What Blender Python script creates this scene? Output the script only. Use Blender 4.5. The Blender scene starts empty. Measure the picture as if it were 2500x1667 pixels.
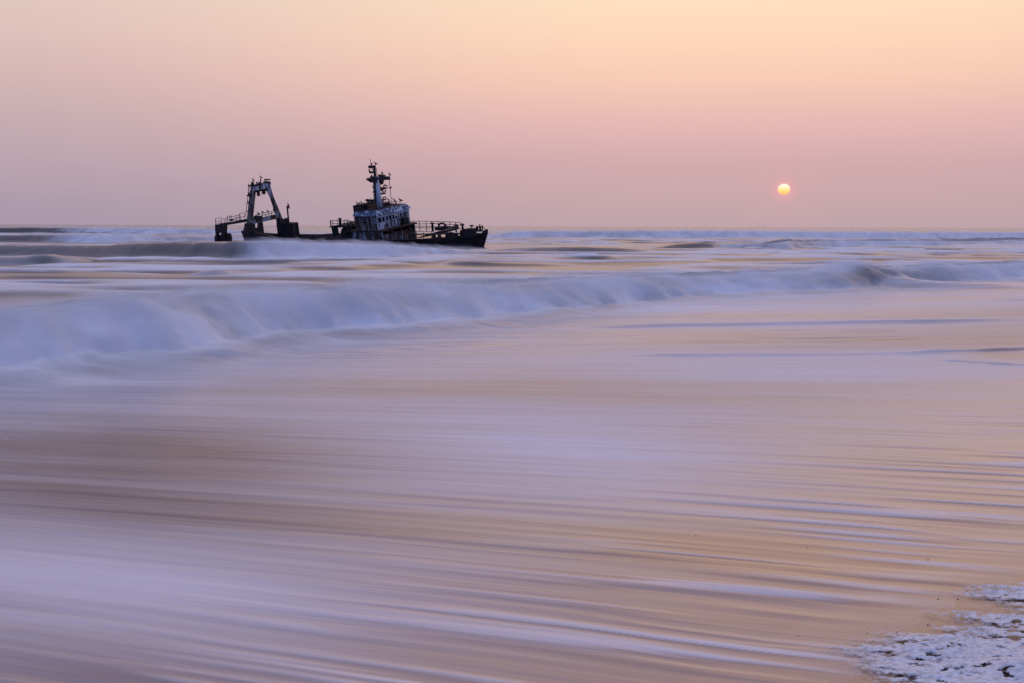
import bpy, math, random
import numpy as np
from mathutils import Vector, Matrix

random.seed(7)
scene = bpy.context.scene
col = scene.collection
R = math.radians

# ------------------------------------------------------------------ camera
FPX = 3200.0                       # focal length in photo pixels (sun disc = 0.53 deg)
PITCH, ROLL, CAMH = R(5.01), R(0.206), 3.0
f0 = Vector((0, math.cos(PITCH), -math.sin(PITCH)))
r0 = Vector((1, 0, 0)); v0 = r0.cross(f0)
cr = r0 * math.cos(ROLL) + v0 * math.sin(ROLL)
cv = -r0 * math.sin(ROLL) + v0 * math.cos(ROLL)
CAM = Vector((0, 0, CAMH))
cd = bpy.data.cameras.new('camera'); cam = bpy.data.objects.new('camera', cd); col.objects.link(cam)
cd.sensor_width = 36; cd.lens = FPX / 2500 * 36; cd.clip_start = 0.1; cd.clip_end = 200000
m3 = Matrix((cr, cv, -f0)).transposed()
cam.matrix_world = Matrix.Translation(CAM) @ m3.to_4x4()
scene.camera = cam

def ray(px, py):
    return f0 * FPX + cr * (px - 1250) - cv * (py - 833.5)
def ground(px, py, z=0.0):
    d = ray(px, py); k = (z - CAMH) / d.z
    return CAM + d * k

# ------------------------------------------------------------------ colour management
vs = scene.view_settings
scene.display_settings.display_device = 'sRGB'
vs.view_transform = 'Standard'; vs.look = 'None'; vs.exposure = 0.0; vs.gamma = 1.0
vs.use_curve_mapping = False
scene.cycles.max_bounces = 8; scene.cycles.diffuse_bounces = 6

def lin(c):
    o = []
    for x in c[:3]:
        x /= 255.0
        o.append(x / 12.92 if x <= 0.04045 else ((x + 0.055) / 1.055) ** 2.4)
    return (*o, 1.0)

# ------------------------------------------------------------------ world: hazy dusk sky
SUN = ray(1914, 463).normalized()
saz = Vector((SUN.x, SUN.y)).normalized()
world = bpy.data.worlds.new('World'); scene.world = world; world.use_nodes = True
nt = world.node_tree; N = nt.nodes; LK = nt.links
N.clear()

class NB:
    """tiny node helper"""
    def __init__(s, tree): s.t = tree
    def new(s, typ, **kw):
        n = s.t.nodes.new(typ)
        for k, v in kw.items(): setattr(n, k, v)
        return n
    def put(s, sock, v):
        if v is None: return
        if hasattr(v, 'is_output') or isinstance(v, bpy.types.NodeSocket): s.t.links.new(v, sock)
        else: sock.default_value = v
    def math(s, op, a, b=None, c=None, clamp=False):
        n = s.new('ShaderNodeMath', operation=op, use_clamp=clamp)
        s.put(n.inputs[0], a); s.put(n.inputs[1], b); s.put(n.inputs[2], c)
        return n.outputs[0]
    def mapr(s, v, a, b, c=0.0, d=1.0, smooth=True):
        n = s.new('ShaderNodeMapRange', interpolation_type='SMOOTHSTEP' if smooth else 'LINEAR')
        s.put(n.inputs[0], v); s.put(n.inputs[1], a); s.put(n.inputs[2], b); s.put(n.inputs[3], c); s.put(n.inputs[4], d)
        return n.outputs[0]
    def ramp(s, v, stops, interp='LINEAR'):
        n = s.new('ShaderNodeValToRGB'); cr_ = n.color_ramp; cr_.interpolation = interp
        while len(cr_.elements) > 1: cr_.elements.remove(cr_.elements[-1])
        cr_.elements[0].position = stops[0][0]; cr_.elements[0].color = stops[0][1]
        for p, c in stops[1:]:
            e = cr_.elements.new(p); e.color = c
        s.put(n.inputs[0], v)
        return n.outputs[0]
    def mix(s, f, a, b, mode='MIX'):
        n = s.new('ShaderNodeMix', data_type='RGBA', blend_type=mode)
        s.put(n.inputs[0], f); s.put(n.inputs[6], a); s.put(n.inputs[7], b)
        return n.outputs[2]
    def noise(s, vec, scale=1.0, detail=4.0, rough=0.55, dist=0.0):
        n = s.new('ShaderNodeTexNoise')
        s.put(n.inputs['Vector'], vec); n.inputs['Scale'].default_value = scale
        n.inputs['Detail'].default_value = detail; n.inputs['Roughness'].default_value = rough
        n.inputs['Distortion'].default_value = dist
        return n.outputs['Fac']
    def scale(s, vec, sc, loc=(0, 0, 0)):
        n = s.new('ShaderNodeMapping'); s.put(n.inputs[0], vec)
        n.inputs['Scale'].default_value = sc; n.inputs['Location'].default_value = loc
        return n.outputs[0]
    def attr(s, name):
        n = s.new('ShaderNodeAttribute', attribute_name=name)
        return n

W = NB(nt)
tc = W.new('ShaderNodeTexCoord').outputs['Generated']
sp = W.new('ShaderNodeSeparateXYZ'); LK.new(tc, sp.inputs[0])
x, y, z = sp.outputs
zz = W.math('ABSOLUTE', z)
hl = W.math('SQRT', W.math('ADD', W.math('MULTIPLY', x, x), W.math('ADD', W.math('MULTIPLY', y, y), 1e-6)))
ca = W.math('DIVIDE', W.math('ADD', W.math('MULTIPLY', x, saz.x), W.math('MULTIPLY', y, saz.y)), hl)
ang = W.math('ARCCOSINE', W.math('MINIMUM', W.math('MAXIMUM', ca, -1.0), 1.0))
ZEN = lin((188, 182, 207))
SKY0 = [(0, (191, 164, 171)), (.016, (198, 167, 171)), (.047, (210, 172, 175)), (.078, (231, 186, 180)),
        (.11, (248, 204, 182)), (.14, (255, 216, 188)), (.17, (255, 225, 194)), (.25, (248, 204, 184)),
        (.33, (238, 196, 184)), (.45, (222, 192, 194)), (.75, (214, 194, 206))]
SKY1 = [(0, (167, 151, 169)), (.016, (172, 155, 171)), (.047, (188, 164, 175)), (.078, (199, 173, 178)),
        (.11, (213, 183, 181)), (.14, (222, 194, 187)), (.17, (226, 201, 192)), (.25, (188, 162, 178)),
        (.33, (172, 153, 174)), (.45, (182, 168, 194)), (.75, (192, 182, 208))]
SKY2 = [(0, (86, 112, 160)), (.1, (80, 118, 196)), (.3, (86, 136, 226)), (.6, (134, 156, 220))]
mk = lambda st: W.ramp(zz, [(p, lin(c)) for p, c in st] + [(1.0, ZEN)])
c01 = W.mix(W.mapr(ang, R(4), R(36)), mk(SKY0), mk(SKY1))
c012 = W.mix(W.mapr(ang, R(36), R(120)), c01, mk(SKY2))
# the sun's reddish aureole in the haze
dot = W.new('ShaderNodeVectorMath', operation='DOT_PRODUCT'); LK.new(tc, dot.inputs[0]); dot.inputs[1].default_value = SUN
sa = W.math('ARCCOSINE', W.math('MINIMUM', dot.outputs['Value'], 1.0))
g1 = W.math('POWER', W.mapr(sa, 0.0, R(0.85), 1.0, 0.0, smooth=False), 3.0)
g2 = W.math('POWER', W.mapr(sa, 0.0, R(3.5), 1.0, 0.0, smooth=False), 2.0)
c = W.mix(g2, c012, (0.035, -0.012, -0.02, 1), 'ADD')
c = W.mix(g1, c, (0.60, 0.0, -0.12, 1), 'ADD')
bg = W.new('ShaderNodeBackground'); LK.new(c, bg.inputs[0]); bg.inputs[1].default_value = 1.0
# clear blue air high overhead and behind the camera
skyt = W.new('ShaderNodeTexSky', sky_type='NISHITA'); skyt.sun_disc = False
skyt.sun_elevation = math.asin(SUN.z); skyt.sun_rotation = math.atan2(SUN.x, SUN.y)
skyt.dust_density = 3.0
hi = W.mix(1.0, skyt.outputs[0], W.mapr(zz, 0.25, 0.8), 'MULTIPLY')
bg2 = W.new('ShaderNodeBackground'); LK.new(hi, bg2.inputs[0]); bg2.inputs[1].default_value = 0.02
add = W.new('ShaderNodeAddShader'); LK.new(bg.outputs[0], add.inputs[0]); LK.new(bg2.outputs[0], add.inputs[1])
wo = W.new('ShaderNodeOutputWorld'); LK.new(add.outputs[0], wo.inputs[0])

# the low sun, dimmed and spread by haze
ld = bpy.data.lights.new('sunlight', 'SUN'); ld.energy = 0.06; ld.angle = R(45); ld.color = (1.0, 0.62, 0.36)
lo = bpy.data.objects.new('sunlight', ld); col.objects.link(lo)
lo.rotation_euler = SUN.to_track_quat('Z', 'Y').to_euler()

# ------------------------------------------------------------------ helpers
def tag(o, label=None, cat=None, group=None, kind=None):
    if label: o['label'] = label
    if cat: o['category'] = cat
    if group: o['group'] = group
    if kind: o['kind'] = kind
    return o

def new_mat(name):
    m = bpy.data.materials.new(name); m.use_nodes = True
    t = m.node_tree; t.nodes.clear()
    b = NB(t)
    out = b.new('ShaderNodeOutputMaterial')
    return m, b, out

def np_mesh(name, V, F, smooth=True):
    me = bpy.data.meshes.new(name)
    V = np.asarray(V, dtype=np.float32); F = np.asarray(F, dtype=np.int32)
    me.vertices.add(len(V)); me.vertices.foreach_set('co', V.ravel())
    k = F.shape[1]
    me.loops.add(F.size); me.loops.foreach_set('vertex_index', F.ravel())
    me.polygons.add(len(F)); me.polygons.foreach_set('loop_start', np.arange(0, F.size, k, dtype=np.int32))
    me.polygons.foreach_set('loop_total', np.full(len(F), k, dtype=np.int32))
    me.polygons.foreach_set('use_smooth', np.full(len(F), smooth, dtype=bool))
    me.update(calc_edges=True)
    return me

def np_attr(me, name, a):
    at = me.attributes.new(name, 'FLOAT', 'POINT'); at.data.foreach_set('value', np.asarray(a, dtype=np.float32).ravel())
def np_vattr(me, name, a):
    at = me.attributes.new(name, 'FLOAT_VECTOR', 'POINT'); at.data.foreach_set('vector', np.asarray(a, dtype=np.float32).ravel())

def _hash(i, j, seed):
    h = (i.astype(np.int64) * 374761393 + j.astype(np.int64) * 668265263 + seed * 974634547) & 0x7fffffff
    h = ((h ^ (h >> 13)) * 1274126177) & 0x7fffffff
    h = (h ^ (h >> 16)) & 0xffff
    return h / 65535.0
def vnoise(a, b, seed=0):
    i = np.floor(a); j = np.floor(b); u = a - i; v = b - j
    u = u * u * u * (u * (6 * u - 15) + 10); v = v * v * v * (v * (6 * v - 15) + 10)
    n00 = _hash(i, j, seed); n10 = _hash(i + 1, j, seed); n01 = _hash(i, j + 1, seed); n11 = _hash(i + 1, j + 1, seed)
    return (n00 * (1 - u) + n10 * u) * (1 - v) + (n01 * (1 - u) + n11 * u) * v
def fbm(a, b, octv=4, seed=0, gain=0.5):
    s = 0; amp = 1; tot = 0
    for k in range(octv):
        s = s + amp * vnoise(a * 2 ** k + 17.3 * k, b * 2 ** k - 9.1 * k, seed + k); tot += amp; amp *= gain
    return s / tot
def sstep(a, b, x):
    t = np.clip((x - a) / (b - a), 0, 1); return t * t * (3 - 2 * t)

# shore frame: s runs along the beach (away to the right), n runs out to sea
SX, SY = 0.637, 0.771
def sn(X, Y): return X * SX + Y * SY, -X * SY + Y * SX

def flow(X, Y):
    A = 0.40 - 0.021 * (np.clip(Y, 4, 42) - 9.0)
    return Y + A * X

# ------------------------------------------------------------------ waves (crest lines measured on the ground)
def lerp_tab(x, xs, ys): return np.interp(x, xs, ys)
def smooth_tab(x, xs, ys):
    """monotone-ish smooth interpolation"""
    xs = np.asarray(xs, float); ys = np.asarray(ys, float)
    i = np.clip(np.searchsorted(xs, x) - 1, 0, len(xs) - 2)
    d = np.gradient(ys, xs)
    h = xs[i + 1] - xs[i]; t = np.clip((x - xs[i]) / h, 0, 1)
    t2, t3 = t * t, t * t * t
    return (2*t3-3*t2+1)*ys[i] + (t3-2*t2+t)*h*d[i] + (-2*t3+3*t2)*ys[i+1] + (t3-t2)*h*d[i+1]

# far waves: (px, base_py, crest_py or None, foam)
WAVES = [
 dict(wf=3.0, wb=16, pts=[(-700, 628, 606, .5), (-250, 627, 600, .3), (0, 626, 597, .06), (250, 632, 597, .0), (430, 638, 593, .0),
      (560, 641, 590, .04), (640, 641, 589, .75), (780, 637, 592, 1.0), (950, 634, 599, .9), (1080, 628, 607, .7), (1200, 622, 615, .4), (1300, 620, None, .2)]),
 dict(wf=3.2, wb=20, pts=[(-500, 592, 575, .1), (0, 591, 574, .0), (90, 592, 573, .0), (160, 593, 573, .5), (230, 594, 574, .95), (330, 593, 576, .8),
      (440, 591, 578, .5), (560, 589, 580, .6), (640, 588, None, .6)]),
 dict(wf=4.5, wb=34, pts=[(-500, 571, 557, .2), (0, 571, 556, .0), (120, 571, 556, .02), (220, 572, 558, .7), (360, 573, 559, .85), (520, 573, 562, .6), (640, 574, None, .5)]),
 dict(wf=4.5, wb=30, pts=[(1150, 581, None, .7), (1260, 582, 567, .7), (1420, 582, 565, .55), (1600, 583, 565, .8), (1850, 583, 566, .85), (2150, 583, 568, .85),
      (2500, 582, 569, .8), (3000, 581, 568, .8)]),
 dict(wf=2.8, wb=18, pts=[(1600, 609, None, .1), (1650, 609, 596, .03), (1690, 609, 592, .0), (1740, 609, 592, .05), (1790, 608, 595, .7), (1880, 613, 593, .55), (1960, 610, 590, .35),
      (2060, 606, 589, .75), (2200, 605, 588, .8), (2380, 601, 590, .55), (2500, 598, 588, .7), (3000, 597, 588, .7)]),
 dict(wf=2.6, wb=14, pts=[(1130, 614, None, .5), (1220, 615, 606, .35), (1350, 617, 602, .05), (1440, 619, 602, .0), (1540, 619, 605, .05), (1620, 617, None, .4)]),
 dict(wf=1.4, wb=7, pts=[(1060, 647, None, .1), (1120, 650, 641, .05), (1230, 653, 645, .0), (1320, 653, 647, .0), (1450, 653, None, .1)]),
 dict(wf=1.6, wb=8, pts=[(430, 682, None, .4), (480, 683, 668, .3), (520, 683, 666, .25), (580, 682, None, .4)]),
 dict(wf=3, wb=8, pts=[(600, 676, None, .4), (660, 678, 661, .12), (700, 678, 660, .1), (790, 675, None, .4)]),
 dict(wf=2.0, wb=9, pts=[(-300, 646, None, .4), (20, 648, 630, .2), (110, 648, 628, .1), (180, 646, None, .4)]),
]
def prep(w):
    P = []
    for px, pb, pc, fo in w['pts']:
        g = ground(px, pb); H = 0.0
        if pc is not None:
            d = ray(px, pc); k = (g.y + w['wf'] * 0.9) / d.y; H = CAMH + d.z * k - (0.12 if w['wf'] > 2.2 else -0.06)
        P.append((g.x, g.y, max(H, 0.0), fo))
    P.sort()
    return [np.array(c) for c in zip(*P)]
for w in WAVES: w['tab'] = prep(w)

# main breaker: (px, base_py, crest_py)
BRK = [(-900, 1010, 800), (-500, 955, 772), (0, 936, 738), (400, 895, 712), (700, 842, 694), (1000, 811, 684), (1250, 783, 677), (1500, 757, 670), (1800, 727, 661),
       (2000, 716, 655), (2100, 712, 652), (2250, 702, 646), (2500, 689, 637), (2900, 672, 625), (3500, 655, 612)]
_b = []
for px, pb, pc in BRK:
    g = ground(px, pb); s_, n_ = sn(g.x, g.y)
    d = ray(px, pc); k = (n_ + 2.6) / (-d.x * SY + d.y * SX); H = CAMH + d.z * k
    _b.append((s_, n_, H))
_b.sort(); BS, BN, BH = [np.array(c) for c in zip(*_b)]

def profile(t, wf, wb):
    """rounded ridge: steep face toward the beach (t from 0 to wf), long back"""
    up = sstep(0, 1, t / wf)
    dn = np.exp(-np.clip(t - wf, 0, None) ** 2 / (2 * (wb * 0.5) ** 2))
    return np.where(t < 0, 0, np.where(t < wf, up, dn))

def edge_line(X, q): return 3.25 + 0.7 * (fbm(X * 0.6, q * 1.2, 3, 121) - 0.5)
# broad sheets of thin foam in the swash: (px, py, half width, half height, amount) where they lie on the ground
VEIL = [(1350, 1090, 560, 95, .62), (250, 1410, 800, 115, .62), (1900, 900, 700, 40, .25), (250, 1130, 760, 130, -.42), (1500, 1240, 500, 40, -.12),
        (2150, 1180, 500, 120, -.20), (300, 1640, 500, 60, -.20), (1900, 745, 900, 25, .20), (2460, 868, 110, 10, -.5), (700, 960, 700, 30, -.12), (1950, 1350, 500, 90, -.25)]
def sea_field(X, Y):
    s, n = sn(X, Y)
    q = flow(X, Y)
    z = np.zeros_like(X); foam = np.zeros_like(X)
    far = sstep(22, 60, Y)
    # long low swell and chop
    z += 0.10 * (fbm(X / 14, Y / 5, 3, 3) - 0.5) * far * np.exp(-Y / 900)
    nearz = np.exp(-np.clip(Y - 45, 0, None) / 70)
    foam_bg = (0.04 + 0.07 * nearz) + (0.55 + 0.2 * nearz) * sstep(0.42, 0.78, fbm(X / 16 + 3, Y / 7, 5, 11, 0.6))
    # many short overlapping crests out to the horizon
    wx = X + 6 * (fbm(X / 30, Y / 30, 2, 131) - .5)
    for sc, hh, sd in ((1.0, 0.24, 141), (2.2, 0.34, 151)):
        rg = 1 - np.abs(2 * fbm(wx / (11 * sc) + sd, Y / (5.5 * sc), 3, sd, .45) - 1); cr_ = sstep(0.72, 0.97, rg)
        pat = sstep(0.42, 0.62, fbm(X / (40 * sc), Y / (30 * sc), 2, sd + 3)) * sstep(34, 60, Y) * np.exp(-Y / (900 * sc))
        z += hh * cr_ * pat
        foam_bg = np.clip(foam_bg + (0.75 * sstep(0.80, 0.98, rg) - 0.5 * sstep(.55, .8, rg) * (1 - sstep(.8, .9, rg))) * pat * far, 0, 1)
    for w in WAVES:
        bx, by, H, fo = w['tab']
        sel = (Y > by.min() - 10) & (Y < by.max() + 6 * w['wb'] + 30) & (X > bx[0]) & (X < bx[-1])
        if not sel.any(): continue
        xs, ys = X[sel], Y[sel]
        yb = smooth_tab(xs, bx, by) + (fbm(xs / 7, ys * 0 + by[0], 3, 21) - 0.5) * w['wf'] * 0.8
        h = np.clip(smooth_tab(xs, bx, H), 0, None); f = np.clip(lerp_tab(xs, bx, fo), 0, 1)
        t = ys - yb
        p = profile(t, w['wf'], w['wb'])
        z[sel] = z[sel] * (1 - .7 * p * sstep(0, .3, h)) + h * p * (0.92 + 0.16 * fbm(xs / 2.5, ys / 2.5, 3, 5))
        on = sstep(-0.15, 0.15, t / w['wf']) * np.exp(-np.clip(t - w['wf'], 0, None) / (w['wb'] * 0.8)) * sstep(0, 0.25, h)
        nz = fbm(xs / 3.2, ys / 2.2, 4, 31)
        ff = np.clip(f * 1.15 + (nz - 0.5) * 0.7 * np.clip(f * 3, 0, 1), 0, 1)
        # on an unbroken face there is no foam at all, on the back a little
        foam_bg[sel] = foam_bg[sel] * (1 - on) + ff * on
    foam = np.maximum(foam, foam_bg * far)
    # ---- main breaker: a rolling wall of white water
    nb = smooth_tab(s, BS, BN); hb = smooth_tab(s, BS, BH)
    wob = (fbm(s / 3.0, n / 8, 4, 41) - 0.5)
    t = n - nb - wob * 1.4 - 0.8 * (fbm(s / 9.0, s * 0, 2, 45) - 0.5)
    wf = 1.9
    lump = fbm(s / 2.2 + 0.8 * fbm(s, n, 2, 2), n / 1.3, 4, 51, 0.55)
    toe = 0.17 * sstep(-1.4, 0.4, t) * (0.4 + 1.2 * fbm(s / 1.6, n / 0.9, 3, 47))
    u_ = np.clip((t - 0.5) / wf, 0, 1)
    back = np.exp(-np.clip(t - 0.5 - wf, 0, None) / 6.0)
    p = np.where(t < 0.5, toe, toe + (1 - toe) * (1 - (1 - u_) ** 2.1)) * back
    on = sstep(-1.5, 0.6, t) * np.exp(-np.clip(t - 3.2, 0, None) / 8.0)
    fold = fbm(s / 4.5 + 0.5 * n / 3, n / 2.5, 3, 53)
    z += np.clip(hb - 0.12, 0, None) * p * (0.82 + 0.24 * lump + 0.09 * fold) + 0.12 * (lump - 0.5) * on
    carpet = 0.35 + 0.75 * fbm(s / 7, n / 2.4, 5, 61, 0.6)
    wall = np.clip(1.0 - sstep(3, 15, t), 0, 1)
    fb = np.clip(carpet * (1 - wall) + wall * np.clip(0.74 + 0.80 * (lump - 0.42) + 0.40 * (fold - .45), 0.52, 1), 0, 1)
    # glassy pocket where the lip is still standing
    gp = ground(2085, 700); gs, gn = sn(gp.x, gp.y)
    pocket = np.exp(-((s - gs) / 6.0) ** 2 - ((t - 1.1) / 0.7) ** 2)
    fb = fb * (1 - 0.75 * np.clip(pocket * 1.25, 0, 1))
    foam = np.maximum(foam * (1 - on), fb * on)
    # ---- swash: thin sheets sliding over the sand
    sw = 1 - sstep(-1.2, 0.2, t)
    st1 = fbm(X / 6.0, q * 2.3, 4, 71, 0.6)
    st2 = fbm(X / 14.0, q / 1.8, 4, 81, 0.5)
    big = fbm(X / 9.0 + 4.2, q / 3.5, 3, 91)
    veil = np.clip(0.20 + 0.70 * sstep(0.15, 0.90, 0.5 * st2 + 0.5 * big) + 0.38 * (st1 - 0.5), 0, 1)
    near_wave = np.exp(-np.clip(-t, 0, None) / 3.5)
    veil = np.clip(veil * 0.72 + 0.38 * near_wave, 0, 1)
    for (px, py, rx, ry, a) in VEIL:
        g = ground(px, py); k = g.y / FPX
        veil = veil + a * np.exp(-((X - g.x) / (rx * k)) ** 2 - ((q - flow(np.float64(g.x), g.y)) / (ry * k * g.y / CAMH)) ** 2)
    foam_s = np.clip(veil, 0, 1)
    # ridges of foam dragged out by the backwash, standing up near the sand
    wq = q + 0.10 * (fbm(X / 1.6, q * 1.5, 2, 99) - .5)
    rid = 0.42 * vnoise(X / 2.6, wq * 5, 101) + 0.44 * vnoise(X / 1.7 + 7, wq * 10.5, 103) + 0.14 * vnoise(X / 1.2 + 3, wq * 19, 107)
    rid_c = 0.68 * vnoise(X / 2.6, wq * 5, 101) + 0.32 * vnoise(X / 1.7 + 7, wq * 10.5, 103); rdg_c = sstep(0.42, 0.95, rid_c)
    rdg = sstep(0.53, 0.72, rid)
    lo_ = 1 - sstep(4.2, 9.0, n); on_edge = sstep(0.05, 1.1, n - edge_line(X, q))
    foam_s = np.clip(foam_s * (1 - 0.70 * lo_) + 0.72 * rdg * lo_ * sstep(-.1, 1.6, n - edge_line(X, q) + 1.6 * (vnoise(X / 1.5, wq * 4, 108) - .5)), 0, 1)
    foam = np.where(sw > 0, foam * (1 - sw) + foam_s * sw, foam)
    on_edge = sstep(0.0, 1.8, n - edge_line(X, q))
    z += sw * on_edge * ((0.006 + 0.012 * sstep(24, 40, Y)) * (rid_c - 0.5) * 2 + 0.024 * rdg_c * lo_)
    # small wavelets sliding in front of the breaker
    for (pa, pb2, h, wd) in [((1330, 806), (2500, 786), 0.09, 0.35), ((1450, 872), (2330, 866), 0.05, 0.35), ((2180, 868), (2680, 848), 0.055, 0.16), ((2280, 880), (2680, 905), 0.035, 0.14), ((-100, 935), (700, 872), 0.10, 0.6), ((700, 872), (1250, 842), 0.05, 0.7)]:
        ga, gb = ground(*pa), ground(*pb2)
        u = (X - ga.x) / (gb.x - ga.x)
        yy = ga.y + (gb.y - ga.y) * u + 0.5 * (fbm(X / 4, Y * 0 + 3.3, 3, 111) - 0.5)
        e = sstep(-0.02, 0.25, u) * (1 - sstep(0.75, 1.15, u))
        dd = Y - yy
        z += h * e * np.where(dd < 0, 0, np.where(dd < wd, sstep(0, 1, dd / wd), np.exp(-np.clip(dd - wd, 0, None) / 1.6)))
    sand = np.where(n < 4.5, 0.028 * (4.5 - n), -0.03 * (n - 4.5)); ke = sstep(0.0, 0.9, n - edge_line(X, q))
    z = np.where(n < 9, (np.maximum(sand, -0.02) - 0.010) * (1 - ke) + (np.maximum(sand, 0) + z + .002) * ke, z)
    thin = 1 - sstep(-3.0, 0.3, t)
    return z, foam, thin, s, n, q, t

# fan-shaped grid, finest near the shore, reaching the horizon
rows = [2.5]
while rows[-1] < 30000:
    Yv = rows[-1]
    rows.append(Yv + (min(max(Yv * 0.0026, 0.02), 0.5) if Yv < 330 else 1.1 if Yv < 560 else Yv * 0.006 if Yv < 900 else Yv * 0.05))
rows = np.array(rows); NC = 1300
frac = np.linspace(-1, 1, NC)
Yg = np.repeat(rows[:, None], NC, 1)
Xg = frac[None, :] * (rows[:, None] * 0.62 + 5.0)
z, foam, thin, s, n, q, t = sea_field(Xg, Yg)
edge = edge_line(Xg, q)
V = np.stack([Xg, Yg, z + 0.004], -1).reshape(-1, 3)
NR = len(rows)
ii = (np.arange(NR - 1)[:, None] * NC + np.arange(NC - 1)[None, :]).ravel()
F = np.stack([ii, ii + 1, ii + NC + 1, ii + NC], -1)
keep = (n > edge).ravel()
F = F[keep[F].all(1)]
used = np.zeros(len(V), bool); used[F.ravel()] = True
remap = np.cumsum(used) - 1
sea_me = np_mesh('sea', V[used], remap[F])
np_attr(sea_me, 'foam', foam.ravel()[used]); np_attr(sea_me, 'thin', thin.ravel()[used])
np_vattr(sea_me, 'flow', np.stack([Xg, q, n], -1).reshape(-1, 3)[used])
sea = bpy.data.objects.new('sea', sea_me); col.objects.link(sea); tag(sea, kind='structure')

# ---- sea material
m, b, out = new_mat('sea_water')
fo = b.attr('foam').outputs['Fac']; th = b.attr('thin').outputs['Fac']; fl = b.attr('flow').outputs['Vector']
pos = b.new('ShaderNodeNewGeometry').outputs['Position']
streak = b.noise(b.scale(fl, (0.22, 5.5, 0)), 1.0, 5, 0.6)
streak2 = b.noise(b.scale(fl, (0.6, 22.0, 0)), 1.0, 3, 0.6)
soft = b.noise(b.scale(pos, (0.5, 0.9, 1.2)), 1.0, 6, 0.6, 0.4)
strk = b.math('ADD', b.math('MULTIPLY', streak, 0.65), b.math('MULTIPLY', streak2, 0.35))
det = b.new('ShaderNodeMix', data_type='FLOAT'); b.put(det.inputs[0], th); b.put(det.inputs[2], soft); b.put(det.inputs[3], strk)
det = det.outputs[0]
f2 = b.math('ADD', fo, b.math('MULTIPLY', b.math('SUBTRACT', det, 0.5), b.math('MULTIPLY', b.math('MINIMUM', b.math('MULTIPLY', fo, 3.0), 1.0), b.mapr(th, 0, 1, 0.70, 0.60))), clamp=True)
deep = (0.030, 0.052, 0.068, 1); shal = (0.056, 0.044, 0.066, 1)
base = b.mix(th, deep, shal)
sep = b.new('ShaderNodeSeparateXYZ'); b.put(sep.inputs[0], fl)
base = b.mix(b.mapr(sep.outputs[2], 4.0, 11.5, 1, 0), base, (0.27, 0.165, 0.118, 1))
wat = b.new('ShaderNodeBsdfPrincipled'); b.put(wat.inputs['Base Color'], base)
b.put(wat.inputs['Roughness'], b.math('SUBTRACT', 0.25, b.math('MULTIPLY', th, b.math('ADD', b.mapr(sep.outputs[2], 5.0, 13.0, 0.08, 0.0), b.mapr(sep.outputs[2], 14.0, 22.0, 0.0, 0.06))))); b.put(wat.inputs['IOR'], b.math('ADD', 1.36, b.math('MULTIPLY', th, b.math('ADD', b.mapr(sep.outputs[2], 5.0, 13.0, 0.26, 0.0), b.mapr(sep.outputs[2], 14.0, 22.0, 0.0, 0.22)))))
foa = b.new('ShaderNodeBsdfPrincipled'); b.put(foa.inputs['Base Color'], b.mix(th, (0.80, 0.82, 0.85, 1), (0.90, 0.84, 0.83, 1))); foa.inputs['Roughness'].default_value = 0.7
foa.inputs['Specular IOR Level'].default_value = 0.2
bump = b.new('ShaderNodeBump'); bump.inputs['Strength'].default_value = 0.5; bump.inputs['Distance'].default_value = 0.03
b.put(bump.inputs['Height'], det); b.t.links.new(bump.outputs[0], foa.inputs['Normal'])
bump2 = b.new('ShaderNodeBump'); bump2.inputs['Strength'].default_value = 0.35; bump2.inputs['Distance'].default_value = 0.012
b.put(bump2.inputs['Height'], det); b.t.links.new(bump2.outputs[0], wat.inputs['Normal'])
mx = b.new('ShaderNodeMixShader'); b.put(mx.inputs[0], f2); b.t.links.new(wat.outputs[0], mx.inputs[1]); b.t.links.new(foa.outputs[0], mx.inputs[2])
b.t.links.new(mx.outputs[0], out.inputs[0])
sea_me.materials.append(m)

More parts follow.
